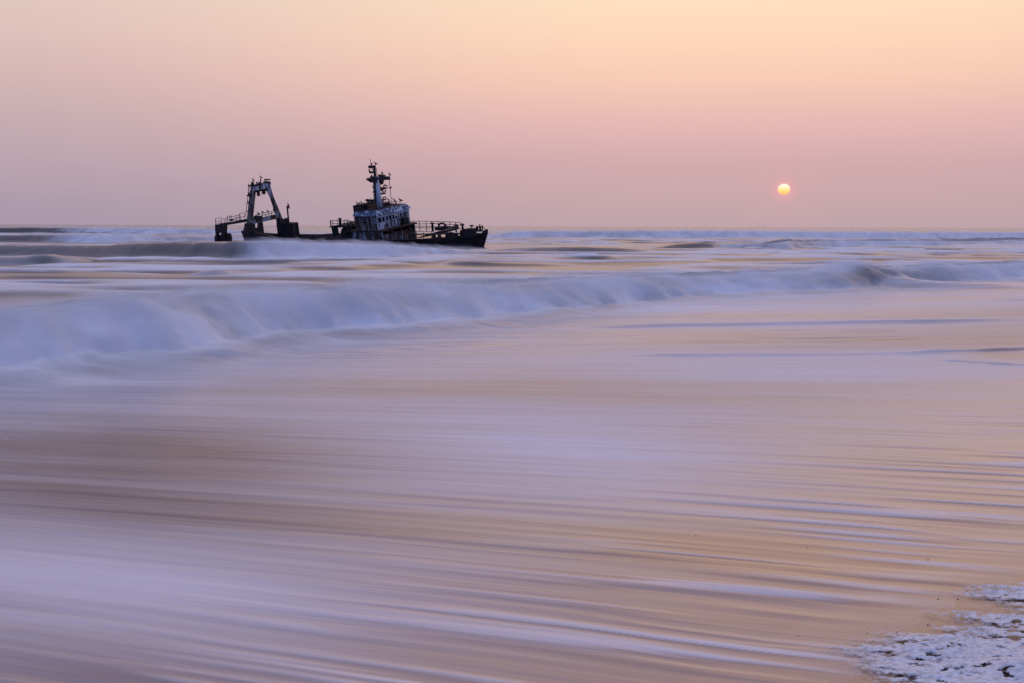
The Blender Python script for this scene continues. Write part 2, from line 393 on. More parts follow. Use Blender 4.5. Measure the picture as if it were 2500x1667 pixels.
# ---- fine spray hanging over the broken water: thin soft layers above the crests
def spray_layers():
    r = slice(0, None, 2); Z = z[r, ::2]; FO = foam[r, ::2]; Xs = Xg[r, ::2]; Ys = Yg[r, ::2]; T = t[r, ::2]
    hb_ = np.clip(smooth_tab(s[r, ::2], BS, BH), 0, None)
    a0 = FO * sstep(0.2, 1.6, T) * (1 - sstep(5, 11, T)) * sstep(.2, .7, hb_)
    a1 = np.zeros_like(a0)
    for w in WAVES[:6]:
        bx, by, H, fo_ = w['tab']
        inx = (Xs > bx[0]) & (Xs < bx[-1])
        tt = Ys - smooth_tab(Xs, bx, by)
        f = np.clip(lerp_tab(Xs, bx, fo_), 0, 1)
        a1 = np.maximum(a1, np.where(inx, f * sstep(0, w['wf'] * .6, tt) * np.exp(-np.clip(tt - w['wf'], 0, None) / (w['wb'] * .4)) * sstep(0.1, .5, lerp_tab(Xs, bx, H)), 0))
    A = np.maximum(a0, a1 * 0.9); lift = np.where(a0 >= a1, 0.040, 0.010 * np.clip(Ys / 25, 1, 9))
    nr, nc = Z.shape
    ii = (np.arange(nr - 1)[:, None] * nc + np.arange(nc - 1)[None, :]).ravel()
    F0 = np.stack([ii, ii + 1, ii + nc + 1, ii + nc], -1)
    ok = (A > 0.03).ravel(); F0 = F0[ok[F0].any(1)]
    us = np.zeros(nr * nc, bool); us[F0.ravel()] = True; rm = np.cumsum(us) - 1
    Vs, Fs, As = [], [], []; K = 7
    for k in range(1, K + 1):
        wv = fbm(Xs / 0.9 + k * .21, Ys / 0.9, 3, 300)
        zz_ = Z + 0.004 + lift * k * (0.35 + 1.3 * wv)
        Vs.append(np.stack([Xs, Ys, zz_], -1).reshape(-1, 3)[us]); Fs.append(rm[F0] + (k - 1) * us.sum())
        As.append((A * (1 - k / (K + 1)) ** 0.9 * np.clip(0.35 + 1.3 * (wv - .2), 0, 1)).ravel()[us])
    me = np_mesh('spray', np.concatenate(Vs), np.concatenate(Fs)); np_attr(me, 'amount', np.concatenate(As))
    o = bpy.data.objects.new('spray', me); col.objects.link(o)
    tag(o, 'fine white spray drifting over the crests of the breaking waves', 'spray', kind='stuff')
    m, b, out = new_mat('spray_mist')
    am = b.attr('amount').outputs['Fac']
    d = b.new('ShaderNodeBsdfDiffuse'); d.inputs[0].default_value = (0.92, 0.925, 0.94, 1)
    tl = b.new('ShaderNodeBsdfTranslucent'); tl.inputs[0].default_value = (0.92, 0.925, 0.94, 1)
    dm = b.new('ShaderNodeMixShader'); dm.inputs[0].default_value = .5; b.t.links.new(d.outputs[0], dm.inputs[1]); b.t.links.new(tl.outputs[0], dm.inputs[2])
    tr = b.new('ShaderNodeBsdfTransparent')
    mx = b.new('ShaderNodeMixShader'); b.put(mx.inputs[0], b.math('MULTIPLY', am, 0.34)); b.t.links.new(tr.outputs[0], mx.inputs[1]); b.t.links.new(dm.outputs[0], mx.inputs[2])
    b.t.links.new(mx.outputs[0], out.inputs[0]); me.materials.append(m)
spray_layers()
scene.cycles.transparent_max_bounces = 24

# ---- beach: one sloping sheet of wet sand, running on beneath the water
gx = np.concatenate([np.linspace(-60, -8, 30)[:-1], np.linspace(-8, 16, 340), np.linspace(16, 90, 40)[1:]])
gy = np.concatenate([np.linspace(-60, 4, 30)[:-1], np.linspace(4, 34, 380), np.linspace(34, 140, 50)[1:]])
BX, BY = np.meshgrid(gx, gy)
bs, bn = sn(BX, BY)
bz = np.where(bn < 4.5, 0.028 * (4.5 - bn), -0.03 * (bn - 4.5)) 
bz = np.where(bn > 4.5, np.minimum(bz, np.maximum(bz, -0.02) - 0.03 * np.clip(bn - 6.0, 0, 9)), bz)
nx, ny = len(gx), len(gy)
ii = (np.arange(ny - 1)[:, None] * nx + np.arange(nx - 1)[None, :]).ravel()
be_me = np_mesh('beach', np.stack([BX, BY, bz], -1).reshape(-1, 3), np.stack([ii, ii + 1, ii + nx + 1, ii + nx], -1))
np_vattr(be_me, 'flow', np.stack([BX, flow(BX, BY), bn], -1).reshape(-1, 3))
beach = bpy.data.objects.new('beach', be_me); col.objects.link(beach); tag(beach, kind='structure')
m, b, out = new_mat('wet_sand')
fl = b.attr('flow').outputs['Vector']; pos = b.new('ShaderNodeNewGeometry').outputs['Position']
gr = b.noise(pos, 160, 2, 0.5); st = b.noise(b.scale(fl, (0.5, 8, 0)), 1, 4, 0.6)
p = b.new('ShaderNodeBsdfPrincipled')
b.put(p.inputs['Base Color'], b.mix(b.math('ADD', b.math('MULTIPLY', gr, 0.6), b.math('MULTIPLY', st, 0.4)), (0.20, 0.122, 0.086, 1), (0.34, 0.21, 0.148, 1)))
b.put(p.inputs['Roughness'], b.mapr(st, .35, .7, .12, .24)); p.inputs['IOR'].default_value = 1.55
bu = b.new('ShaderNodeBump'); bu.inputs['Strength'].default_value = 0.25; bu.inputs['Distance'].default_value = 0.004
b.put(bu.inputs['Height'], gr); b.t.links.new(bu.outputs[0], p.inputs['Normal'])
b.t.links.new(p.outputs[0], out.inputs[0]); be_me.materials.append(m)

# ------------------------------------------------------------------ mesh builder for solid things
class MB:
    def __init__(s): s.v = []; s.f = []
    def add(s, vs, fs):
        o = len(s.v); s.v += [tuple(p) for p in vs]; s.f += [tuple(i + o for i in q) for q in fs]; return s
    def box(s, l0, l1, t0, t1, u0, u1):
        vs = [(l, t, u) for u in (u0, u1) for t in (t0, t1) for l in (l0, l1)]
        return s.add(vs, [(0, 2, 3, 1), (4, 5, 7, 6), (0, 1, 5, 4), (2, 6, 7, 3), (0, 4, 6, 2), (1, 3, 7, 5)])
    def prism(s, poly, off):
        poly = [Vector(p) for p in poly]; off = Vector(off); k = len(poly)
        vs = poly + [p + off for p in poly]
        fs = [tuple(range(k - 1, -1, -1)), tuple(range(k, 2 * k))] + [(i, (i + 1) % k, (i + 1) % k + k, i + k) for i in range(k)]
        return s.add(vs, fs)
    def tube(s, path, r, seg=6, caps=True):
        path = [Vector(p) for p in path]; k = len(path)
        rs = r if isinstance(r, (list, tuple)) else [r] * k
        rings = []
        for i, p in enumerate(path):
            d = (path[min(i + 1, k - 1)] - path[max(i - 1, 0)])
            d = d.normalized() if d.length > 1e-9 else Vector((0, 0, 1))
            a = d.orthogonal().normalized() if i == 0 else (pa - d * pa.dot(d)).normalized()
            pa = a; c_ = d.cross(a)
            rings.append([p + (a * math.cos(2 * math.pi * j / seg) + c_ * math.sin(2 * math.pi * j / seg)) * rs[i] for j in range(seg)])
        vs = [q for rg in rings for q in rg]
        fs = [(i * seg + j, i * seg + (j + 1) % seg, (i + 1) * seg + (j + 1) % seg, (i + 1) * seg + j) for i in range(k - 1) for j in range(seg)]
        if caps: fs += [tuple(range(seg - 1, -1, -1)), tuple((k - 1) * seg + j for j in range(seg))]
        return s.add(vs, fs)
    def ball(s, c, rx, ry=None, rz=None, seg=10, rg=7):
        ry = ry or rx; rz = rz or rx; c = Vector(c); vs = []; fs = []
        for i in range(rg + 1):
            a = math.pi * i / rg
            for j in range(seg):
                h = 2 * math.pi * j / seg
                vs.append(c + Vector((rx * math.sin(a) * math.cos(h), ry * math.sin(a) * math.sin(h), rz * math.cos(a))))
        for i in range(rg):
            for j in range(seg):
                fs.append((i * seg + j, (i + 1) * seg + j, (i + 1) * seg + (j + 1) % seg, i * seg + (j + 1) % seg))
        return s.add(vs, fs)
    def mesh(s, name, mat, smooth=False):
        me = bpy.data.meshes.new(name); me.from_pydata(s.v, [], s.f); me.update()
        import bmesh
        bm = bmesh.new(); bm.from_mesh(me); bmesh.ops.remove_doubles(bm, verts=bm.verts, dist=1e-5)
        bmesh.ops.recalc_face_normals(bm, faces=bm.faces); bm.to_mesh(me); bm.free()
        me.polygons.foreach_set('use_smooth', [smooth] * len(me.polygons))
        if mat: me.materials.append(mat)
        return me
    def build(s, name, mat, parent=None, smooth=False):
        o = bpy.data.objects.new(name, s.mesh(name, mat, smooth)); col.objects.link(o)
        if parent: o.parent = parent
        return o

# ------------------------------------------------------------------ materials of the wreck
def rusty(name, paint, rust_a, rust_b, lo, hi, scale=0.9, streaks=1.0, rough=0.75):
    m, b, out = new_mat(name)
    tc = b.new('ShaderNodeTexCoord').outputs['Object']
    n1 = b.noise(b.scale(tc, (1, 1, 0.35)), scale, 6, 0.68, 0.6)
    n2 = b.noise(b.scale(tc, (2.2, 2.2, 0.25)), scale * 2, 5, 0.6)
    n3 = b.noise(tc, 3.0, 5, 0.6)
    rust = b.mix(b.mapr(n3, 0.35, 0.65), rust_a, rust_b)
    v = b.math('ADD', b.math('MULTIPLY', n1, 1 - 0.45 * streaks), b.math('MULTIPLY', n2, 0.45 * streaks))
    cl = b.mix(b.mapr(v, lo, hi), rust, paint)
    p = b.new('ShaderNodeBsdfPrincipled'); b.put(p.inputs['Base Color'], cl); p.inputs['Roughness'].default_value = rough
    bu = b.new('ShaderNodeBump'); bu.inputs['Strength'].default_value = 0.6; bu.inputs['Distance'].default_value = 0.04
    b.put(bu.inputs['Height'], n3); b.t.links.new(bu.outputs[0], p.inputs['Normal'])
    b.t.links.new(p.outputs[0], out.inputs[0])
    return m
DK = (0.010, 0.006, 0.007, 1); RU = (0.045, 0.014, 0.009, 1); RB = (0.10, 0.035, 0.016, 1)
M_hull = rusty('rusted_hull_steel', (0.075, 0.024, 0.017, 1), DK, (0.042, 0.014, 0.011, 1), 0.5, 0.7)
M_dark = rusty('dark_rusted_steel', (0.050, 0.020, 0.016, 1), DK, (0.026, 0.010, 0.009, 1), 0.5, 0.75)
M_rust = rusty('brown_rust', (0.085, 0.032, 0.022, 1), (0.022, 0.009, 0.009, 1), RU, 0.45, 0.65)
M_white = rusty('peeling_white_paint', (0.55, 0.55, 0.57, 1), DK, RU, 0.46, 0.53, 0.9)
M_clean = rusty('weathered_white_paint', (0.56, 0.56, 0.58, 1), (0.10, 0.05, 0.035, 1), (0.22, 0.18, 0.17, 1), 0.36, 0.48, 1.2)
M_band = rusty('flaking_blue_white_paint', (0.60, 0.64, 0.72, 1), (0.02, 0.022, 0.035, 1), (0.09, 0.13, 0.24, 1), 0.50, 0.57, 1.8, 0.5)
M_side = rusty('rust_streaked_side_paint', (0.34, 0.33, 0.33, 1), DK, (0.12, 0.036, 0.014, 1), 0.50, 0.59, 0.8)
M_leg = rusty('patchy_gantry_paint', (0.38, 0.38, 0.40, 1), DK, RB, 0.44, 0.56, 0.9, 0.2)
M_legd = rusty('stained_gantry_paint', (0.17, 0.14, 0.13, 1), DK, (0.07, 0.03, 0.018, 1), 0.45, 0.58, 0.9, 0.2)
M_orange = rusty('orange_rust_panel', (0.20, 0.075, 0.03, 1), DK, RB, 0.40, 0.6, 1.5)
M_deck = rusty('wet_deck_plate', (0.10, 0.07, 0.065, 1), (0.03, 0.02, 0.02, 1), (0.06, 0.03, 0.025, 1), 0.45, 0.6, 1.0, 0.2, 0.16)
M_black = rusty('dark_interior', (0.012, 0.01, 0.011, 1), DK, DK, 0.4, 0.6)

# ------------------------------------------------------------------ the wreck: ship frame (l toward the bow, t to port, u up), listing to starboard
HEAD, LIST = R(38), R(9.6)
ca_, sa_, cb, sb = math.cos(HEAD), math.sin(HEAD), math.cos(LIST), math.sin(LIST)
AL = Vector((ca_, -sa_, 0)); AT = Vector((sa_ * cb, ca_ * cb, sb)); AU = AL.cross(AT)
OR = Vector(((900 - 1250) / FPX * 200, 200, 1.0))
ship = bpy.data.objects.new('shipwreck', None); col.objects.link(ship)
ship.empty_display_size = 2
ship.matrix_world = Matrix.Translation(OR) @ Matrix((AL, AT, AU)).transposed().to_4x4()
tag(ship, 'rusted fishing trawler wreck listing in the surf with white bridge, mast and stern gantry', 'shipwreck')

def S(px, py, t):            # point of the ship's lengthwise plane at offset t seen at that pixel
    d = ray(px, py); o = CAM - OR
    k = (t - o.dot(AT)) / d.dot(AT); w = o + d * k
    return Vector((w.dot(AL), t, w.dot(AU)))
def Fx(px, py, l):           # point of the athwartships plane at l
    d = ray(px, py); o = CAM - OR
    k = (l - o.dot(AL)) / d.dot(AL); w = o + d * k
    return Vector((l, w.dot(AT), w.dot(AU)))
TO = Vector((0, 1, 0)); LO = Vector((1, 0, 0)); UO = Vector((0, 0, 1))

# ---- hull
st = [(1189.5, 569, 0.10), (1180, 571, 0.42), (1165, 574, 1.0), (1140, 577, 1.95), (1112, 580, 2.8), (1060, 584, 3.7), (1000, 586.5, 4.0), (930, 588.5, 4.1),
      (860, 588, 4.1), (800, 588.5, 4.1), (770, 590, 4.1), (735, 586, 4.1), (690, 589, 4.1), (664, 586, 4.1), (663, 578, 4.1), (640, 576, 4.1), (615, 570, 4.1), (589, 565, 4.0)]
hb = MB(); topS, topP, botS, botP, dk = [], [], [], [], []
for i, (px, py, hw) in enumerate(st):
    a = S(px, py, -hw)
    rake = max(0, 1 - i / 5.0)
    dl = -1.9 * rake
    topS.append(a); topP.append(Vector((a.x, hw, (a.z if i < 13 else topS[12].z) - (0.35 if i > 2 else 0.0))))
    botS.append(Vector((a.x + dl, -max(hw * 0.62, 0.06), a.z - 3.9))); botP.append(Vector((a.x + dl, max(hw * 0.62, 0.06), a.z - 4.0)))
for A, B in ((topS, botS), (topP, botP)):
    for i in range(len(st) - 1):
        inn = 0.12 if A is topS else -0.12
        q = [A[i], A[i + 1], B[i + 1], B[i]]
        hb.prism(q, (0, inn, 0))
hb.prism([topS[0], topP[0], botP[0], botS[0]], (-0.12, 0, 0))
hb.prism([topS[-1], topP[-1], botP[-1], botS[-1]], (0.12, 0, 0))
hull = hb.build('hull', M_hull, ship)
# rubbing strake and bow cap
k_ = MB(); k_.tube([p + Vector((0, -0.06, 0.02)) for p in topS[:13]], 0.11, 6); k_.build('gunwale', M_dark, ship)
c_ = MB(); c0 = S(1186.5, 569, 0); c_.prism([c0 + Vector(v) for v in ((-0.9, -0.25, -0.3), (0.15, -0.25, -0.2), (0.25, -0.25, 0.35), (0.15, -0.25, 0.5), (-0.3, -0.25, 0.25))], (0, 0.5, 0))
c_.build('stem_cap', M_dark, ship)
# deck (awash, wet)
d_ = MB()
for i in range(1, 7):
    a, b2 = topS[i], topS[i + 1]
    ya, yb2 = st[i][2] - .1, st[i + 1][2] - .1
    d_.add([(a.x, -ya, a.z - .45), (a.x, ya, a.z - .45), (b2.x, yb2, b2.z - .45), (b2.x, -yb2, b2.z - .45), (a.x, -ya, a.z - .6), (a.x, ya, a.z - .6), (b2.x, yb2, b2.z - .6), (b2.x, -yb2, b2.z - .6)],
           [(0, 3, 2, 1), (4, 5, 6, 7), (0, 1, 5, 4), (2, 3, 7, 6)])
d_.build('deck', M_deck, ship)

# ---- railings: rails in one mesh, each stanchion a sub-part
def railing(rails, posts, mat=M_dark, r=0.045, rp=0.055, name='railing'):
    k = MB()
    for path in rails: k.tube(path, r, 5)
    o = k.build(name, mat, ship)
    for a, b3 in posts:
        MB().tube([a, b3], rp, 5).build('stanchion', mat, o)
    return o

# port rail seen beyond the foredeck
tp = 3.6
T1 = [(985, 543), (1010, 541), (1040, 541), (1068, 541.5), (1098, 542.5), (1112, 543.5)]
M1 = [(985, 548), (1068, 547), (1112, 549.5)]
L1 = [(985, 552.5), (1040, 553), (1112, 558)]
L2 = [(985, 556), (1060, 557.5), (1112, 559)]
bw = lambda px: tp if px < 1100 else tp - (px - 1100) * 0.022
r1 = [[S(*p, tp) for p in T1] + [S(1128, 546, 3.1), S(1128, 548, 3.1)], [S(*p, tp) for p in M1] + [S(1128, 551, 3.1)], [S(*p, tp) for p in L1], [S(*p, tp) for p in L2]]
po = [(1009, 541, 565), (1023.5, 541, 566), (1040, 541, 567), (1054, 541, 566), (1069, 541.5, 567), (1084, 542, 567), (1098, 542.5, 567), (1112, 543.5, 567)]
railing(r1, [(S(x0, y0, tp), S(x0 + 2.2, y1, tp)) for x0, y0, y1 in po])
# starboard rail along the foredeck
r2 = [[S(933, 566, -3.9), S(985, 566, -3.9), S(1050, 566, -3.8), S(1060, 566.5, -3.8)]]
po2 = [(985.5, 568, 586), (1017, 566, 584), (1034, 566, 584), (1053, 566, 584)]
railing(r2, [(S(a, b3, -3.9), S(a, c3, -3.9)) for a, b3, c3 in po2], M_rust, 0.035, 0.045)
# bow pulpit
railing([[S(1170, 549, .9), S(1177, 551, .4), S(1177, 575, .3)], [S(1170, 554, .9), S(1177, 555.5, .4), S(1182, 557, .3), S(1184, 562, .2), S(1184, 568, .2)]],
        [(S(1170, 548, .9), S(1170.5, 567, .9)), (S(1178.5, 552, .3), S(1180, 575, .3))])
railing([[S(1112, 558, 2.6), S(1150, 561, 1.6), S(1170, 564, .9)]], [], M_dark)

# ---- foredeck gear
v_ = lambda px, y0, y1, t, r=0.16: (MB().tube([S(px + 1, y1, t), S(px, y0 + 3, t)], r, 8).tube([S(px, y0 + 3, t), S(px, y0 + 1.5, t), S(px, y0, t)], [r, .32, .34], 8)
     .build('vent_pipe', M_dark, ship))
v_(1055.5, 545, 566, 2.4, .17); v_(1113, 549, 568, 2.9, .12); v_(1129, 548, 566, 2.2, .16); v_(1151.5, 551, 563, 1.8, .08)
wl = MB()
a = S(1062, 563, 0.5)
wl.prism([S(1061.5, 556, 0.2), S(1076, 556.5, .2), S(1080, 560, .2), S(1080, 563.5, .2), S(1061.5, 563.5, .2)], TO * 1.4)
wl.prism([S(1076, 555, .2), S(1080, 555, .2), S(1094, 557, .2), S(1103, 557.5, .2), S(1105, 553, .2), S(1107, 558, .2), S(1107.5, 563.5, .2), S(1095, 563.5, .2), S(1094, 559.5, .2), S(1086, 560.5, .2), S(1080, 560, .2)], TO * 1.2)
wo_ = wl.build('windlass', M_dark, ship)
ctr = S(1080, 556, 0.6)
MB().tube([ctr + Vector((.75 * math.cos(a2), 0, .75 * math.sin(a2) * .8)) for a2 in np.linspace(0.2, math.pi - .1, 10)], 0.15, 6).build('brake_band', M_dark, wo_)
MB().ball(S(1087.5, 555.5, .6), .22).build('gear_knob', M_dark, wo_)
rp = MB(); rp.prism([S(1008, 584, -2.4), S(1040, 574, -2.4), S(1072, 565, -2.4), S(1090, 563.5, -2.4), S(1090, 568.5, -2.4), S(1070, 573, -2.4), S(1030, 581, -2.4)], TO * 2.2)
rp.build('collapsed_deck_plate', M_rust, ship)
hk = MB(); hk.prism([S(1122, 584, -2.3), S(1122.5, 564, -2.3), S(1131, 561, -2.3), S(1138, 559.5, -2.3), S(1154.5, 560, -2.3), S(1155.5, 577, -2.3), S(1150, 580, -2.3)], TO * .8)
hk.build('forecastle_box', M_dark, ship)
def bollard(px, py, t, h=0.7, gap=0.75):
    k = MB(); p0 = S(px, py, t)
    k.box(p0.x - .25, p0.x + gap + .25, t - .22, t + .22, p0.z, p0.z + .12)
    for e in (0, gap):
        k.tube([(p0.x + e, t, p0.z + .1), (p0.x + e, t, p0.z + h)], .17, 8); k.tube([(p0.x + e, t, p0.z + h), (p0.x + e, t, p0.z + h + .1)], .24, 8)
    k.build('bollard', M_dark, ship)
bollard(1001, 584, -3.5); bollard(1166, 566, 1.0, .65, .55); bollard(1091, 580.5, -3.3, .6, .4); bollard(1113, 579, -2.9, .45, .3); bollard(1058, 582, -3.5, .5, .3); bollard(1072, 581.5, -3.5, .4, .2)
fr = MB()
p0 = S(1096, 577, -1.6); p1 = S(1104.5, 568, -1.6)
fr.box(p0.x, p0.x + .2, -1.7, -1.4, p0.z, p1.z); fr.box(p1.x - .2, p1.x, -1.7, -1.4, p0.z, p1.z); fr.box(p0.x + .2, p1.x - .2, -1.69, -1.41, p1.z - .2, p1.z); fr.box(p0.x - .2, p1.x + .1, -1.9, -1.2, p0.z - .15, p0.z + .25)
fr.build('fairlead_frame', M_dark, ship)

# ---- lower deckhouse and wheelhouse
tS, tP = -3.6, 3.6
lf = S(917, 532, tS).x; lb = S(866, 540, tS).x
lf2 = S(933, 566, tS).x; lb2 = S(857, 570, tS).x
u_low = S(933, 567, tS).z; u_dk = S(900, 590, tS).z - 0.6
def wall(name, mat, l0, l1, t0, t1, u0, u1, par=ship): return MB().box(l0, l1, t0, t1, u0, u1).build(name, mat, par)
dh = MB()
dh.box(lb2, lf2, tS, tS + .12, u_dk, u_low); dh.box(lf2 - .12, lf2, tS + .122, tP - .122, u_dk, u_low - .5)
dh.box(lb2, lf2, tP - .12, tP, u_dk, u_low); dh.box(lb2, lb2 + .12, tS + .122, tP - .122, u_dk, u_low)
dhouse = dh.build('deckhouse', M_side, ship)
MB().box(lb2 - .1, lf2 + .25, tS - .15, tP + .25, u_low + .002, u_low + .20).build('deck_slab', M_rust, dhouse)
# buttress-like ribs of the deckhouse front
for tt in (-1.6, 0.4, 2.2, 3.3):
    MB().box(lf2 + .002, lf2 + .16, tt - .12, tt + .12, u_dk, u_low - .003).build('front_rib', M_side, dhouse)
# forward shelter under the port bridge wing
MB().prism([Fx(986, 531, lf + .6), Fx(995, 531, lf + .6), Fx(999, 548, lf + .6), Fx(986, 549, lf + .6)], LO * -1.2).build('bridge_wing', M_dark, ship)

u_roof = S(917, 528.5, tS).z; u_wt = S(917, 534.6, tS).z; u_wb = S(917, 546.2, tS).z
wh = MB()
# side walls (starboard with two ragged openings), back wall
def side(t0, t1):
    L = lf - lb
    cuts = [(0.30, 0.52, u_low + 1.3, u_roof - .9), (0.62, 0.86, u_low + 1.6, u_roof - .7)]
    xs = [0] + [c for cc in cuts for c in cc[:2]] + [1]
    for i in range(0, len(xs), 2):
        wh.box(lb + L * xs[i], lb + L * xs[i + 1], t0, t1, u_low + .205, u_roof)
    for a2, b4, c4, d4 in cuts:
        wh.box(lb + L * a2, lb + L * b4, t0, t1, u_low + .205, c4); wh.box(lb + L * a2, lb + L * b4, t0, t1, d4, u_roof)
side(tS, tS + .1); side(tP - .1, tP)
wh.box(lb, lb + .1, tS + .102, tP - .102, u_low + .205, u_roof)
whouse = wh.build('wheelhouse', M_side, ship)
# front wall with nine openings
WPX = [(921.3, 929.6), (931.6, 938.2), (941, 946.6), (949, 954.6), (957, 962), (963.8, 968.2), (970.2, 974), (976, 980), (981.3, 984.8)]
wt = [(Fx(a2, 536, lf).y, Fx(b4, 536, lf).y) for a2, b4 in WPX]
fw = MB()
fw.box(lf, lf + .1, tS, tP, u_low + .205, u_wb); fw.box(lf, lf + .1, tS, tP, u_wt, u_roof)
ed = [tS] + [v for w_ in wt for v in w_] + [tP]
for i in range(0, len(ed), 2): fw.box(lf, lf + .1, ed[i], ed[i + 1], u_wb, u_wt)
front = fw.build('front_wall', M_white, whouse)
for a2, b4 in wt:
    k = MB()
    k.box(lf + .102, lf + .15, a2 - .06, a2, u_wb - .06, u_wt + .06); k.box(lf + .102, lf + .15, b4, b4 + .06, u_wb - .06, u_wt + .06)
    k.box(lf + .102, lf + .15, a2, b4, u_wb - .06, u_wb); k.box(lf + .102, lf + .15, a2, b4, u_wt, u_wt + .06)
    k.build('window', M_clean, whouse)
# the clean white strip above the windows
MB().box(lf + .152, lf + .19, tS - .02, tP + .02, u_wt + .07, u_roof - .002).build('lintel_strip', M_clean, whouse)
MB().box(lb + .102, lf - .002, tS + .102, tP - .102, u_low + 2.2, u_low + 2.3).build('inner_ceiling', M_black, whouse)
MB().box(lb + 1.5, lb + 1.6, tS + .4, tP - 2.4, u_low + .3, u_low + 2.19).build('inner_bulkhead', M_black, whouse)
# flared roof coaming, flaking blue-white
rb = MB(); o1, o2, hgt = .30, -.22, .74
ring = lambda o, u: [Vector((lb - .05, tS - o, u)), Vector((lf + .1 + o, tS - o, u)), Vector((lf + .1 + o, tP + o, u)), Vector((lb - .05, tP + o, u))]
A_, B_ = ring(o1, u_roof + .003), ring(o2, u_roof + hgt)
rb.add(A_ + B_, [(0, 1, 5, 4), (1, 2, 6, 5), (2, 3, 7, 6), (3, 0, 4, 7), (3, 2, 1, 0), (4, 5, 6, 7)])
roof = rb.build('roof_coaming', M_band, whouse)
MB().box(lb + .3, lf - .2, tS + .3, tP - .3, u_roof + hgt + .003, u_roof + hgt + .06).build('roof_plate', M_dark, whouse)
# rusted casing on the roof (aft), with an orange panel
u_rf = u_roof + hgt
lc0, lc1 = S(867, 500, -3.0).x, S(905, 500, -1.2).x
cs = MB(); uc = S(868, 501.5, -3.0).z
cs.box(lb - .1, lb + .05, -3.5, 3.0, u_low + .5, uc); cs.box(lb + .052, lb + 1.6, -3.45, -3.3, u_rf - .75, uc - .2); cs.box(lb + .052, lb + 2.2, -.6, 2.2, u_rf - .3, uc - .35)
cs.build('funnel_casing', M_rust, ship)
MB().box(lb + 1.3, lb + 3.0, -2.0, -1.85, u_rf + .25, S(900, 497, -2.0).z).build('rusted_panel', M_orange, ship)
MB().box(lb + .3, lb + 1.2, -2.9, -1.6, u_rf + .01, S(878, 500.5, -2.5).z).build('vent_box', M_dark, ship)
lad = MB()
for yv in range(522, 545, 5): lad.tube([S(863.5, yv, -3.3), S(867.5, yv, -3.3)], .05, 5)
lad.tube([S(864, 520, -3.3), S(867, 546, -3.3)], .04, 5)
lad.build('ladder', M_dark, ship)
# roof railing and box
lm = lf - 1.6
rr = [[Fx(934, 493, lm), Fx(960, 493, lm), Fx(979, 494, lm)], [Fx(934, 498, lm), Fx(960, 498, lm), Fx(979, 499, lm)]]
railing(rr, [(Fx(a2, 492, lm), Fx(a2, b4, lm)) for a2, b4 in ((944.5, 505), (960, 503), (967, 502), (976.5, 501))], M_dark, .035, .04)
MB().prism([Fx(943.5, 499, lm - .5), Fx(953.5, 499, lm - .5), Fx(953.5, 506, lm - .5), Fx(943.5, 507, lm - .5)], LO * -.8).build('roof_locker', M_dark, ship)

# ---- mast: tapered column, platforms, brackets, lights
lM = lf - 2.4
def FM(px, py): return Fx(px, py, lM)
mast = MB().tube([FM(925, 513), FM(921, 475), FM(918, 440)], [.68, .55, .42], 14).build('mast', M_clean, ship, True)
MB().tube([FM(915.3, 513) + LO * .2, FM(912.8, 440) + LO * .15], .14, 8).build('cable_trunk', M_rust, mast)
def plat(pts, d, name, mat=M_dark): return MB().prism([Fx(a2, b4, lM + d / 2) for a2, b4 in pts], LO * -d).build(name, mat, mast)
plat([(901.5, 438.5), (907, 435), (930, 433.5), (946, 435.5), (953, 437), (953, 440), (945, 440), (930, 442.5), (922, 446.5), (914, 446.5), (905, 440.5)], .8, 'crosstree_platform')
plat([(923, 458), (940, 457.5), (948.5, 459.5), (940, 463), (922, 471.5), (916, 471)], .6, 'radar_bracket', M_rust)
plat([(928, 472), (942, 471), (942, 474.5), (929, 476.5)], .6, 'lamp_bracket')
plat([(931, 488), (943.5, 486.5), (943.5, 489.5), (932, 491)], .6, 'lamp_bracket')
plat([(930, 443), (937, 441), (937, 447), (934.5, 451.5), (933, 449), (931, 446)], .5, 'hanging_bracket', M_rust)
plat([(932, 428), (941, 427.5), (941.5, 435), (932, 435.5)], .8, 'floodlight_box')
plat([(945, 432), (951, 431), (954, 438), (946, 438)], .6, 'floodlight_box')
plat([(915, 431.5), (925, 431), (926, 435), (915, 435)], 1.0, 'floodlight_box', M_leg)
MB().tube([FM(915.5, 436), FM(915, 420), FM(914.5, 404)], [.22, .18, .16], 8).build('topmast', M_dark, mast)
plat([(904, 405.5), (908, 404.5), (913, 404.8), (917, 404), (917.5, 410), (912, 412), (907, 412), (904.5, 409)], .5, 'masthead_lamp')
plat([(906, 420), (914, 418.5), (915.5, 424), (908, 424)], .5, 'masthead_lamp')
MB().tube([FM(901.5, 422.5), FM(908, 422.5)], .05, 5).build('lamp_arm', M_dark, mast)
MB().tube([FM(905.5, 405), FM(904.3, 389.5)], .045, 5).build('whip_antenna', M_dark, mast)
MB().tube([FM(920.5, 433), FM(919, 411.5), FM(917, 411.5)], .045, 5).build('halyard_pole', M_dark, mast)
MB().tube([FM(922, 427), FM(933, 427.2), FM(933, 434)], .04, 5).tube([FM(928, 427), FM(928, 434)], .04, 5).build('platform_rail', M_dark, mast)
MB().tube([Fx(950.5, 439, lM), Fx(956.5, 504, lm)], .045, 5).tube([Fx(947.5, 459.5, lM), Fx(952.5, 458.5, lm)], .04, 5).tube([Fx(955.5, 483, lm), Fx(968, 498, lm)], .03, 5).build('wire_stay', M_dark, mast)
rg = MB().tube([FM(911.0, 446), FM(913.9, 513)], .03, 4)
for yv in np.arange(448, 512, 4): rg.tube([FM(911.2 + (yv - 448) * .045, yv), FM(914 + (yv - 448) * .045, yv)], .035, 4)
rg.build('mast_ladder', M_dark, mast)

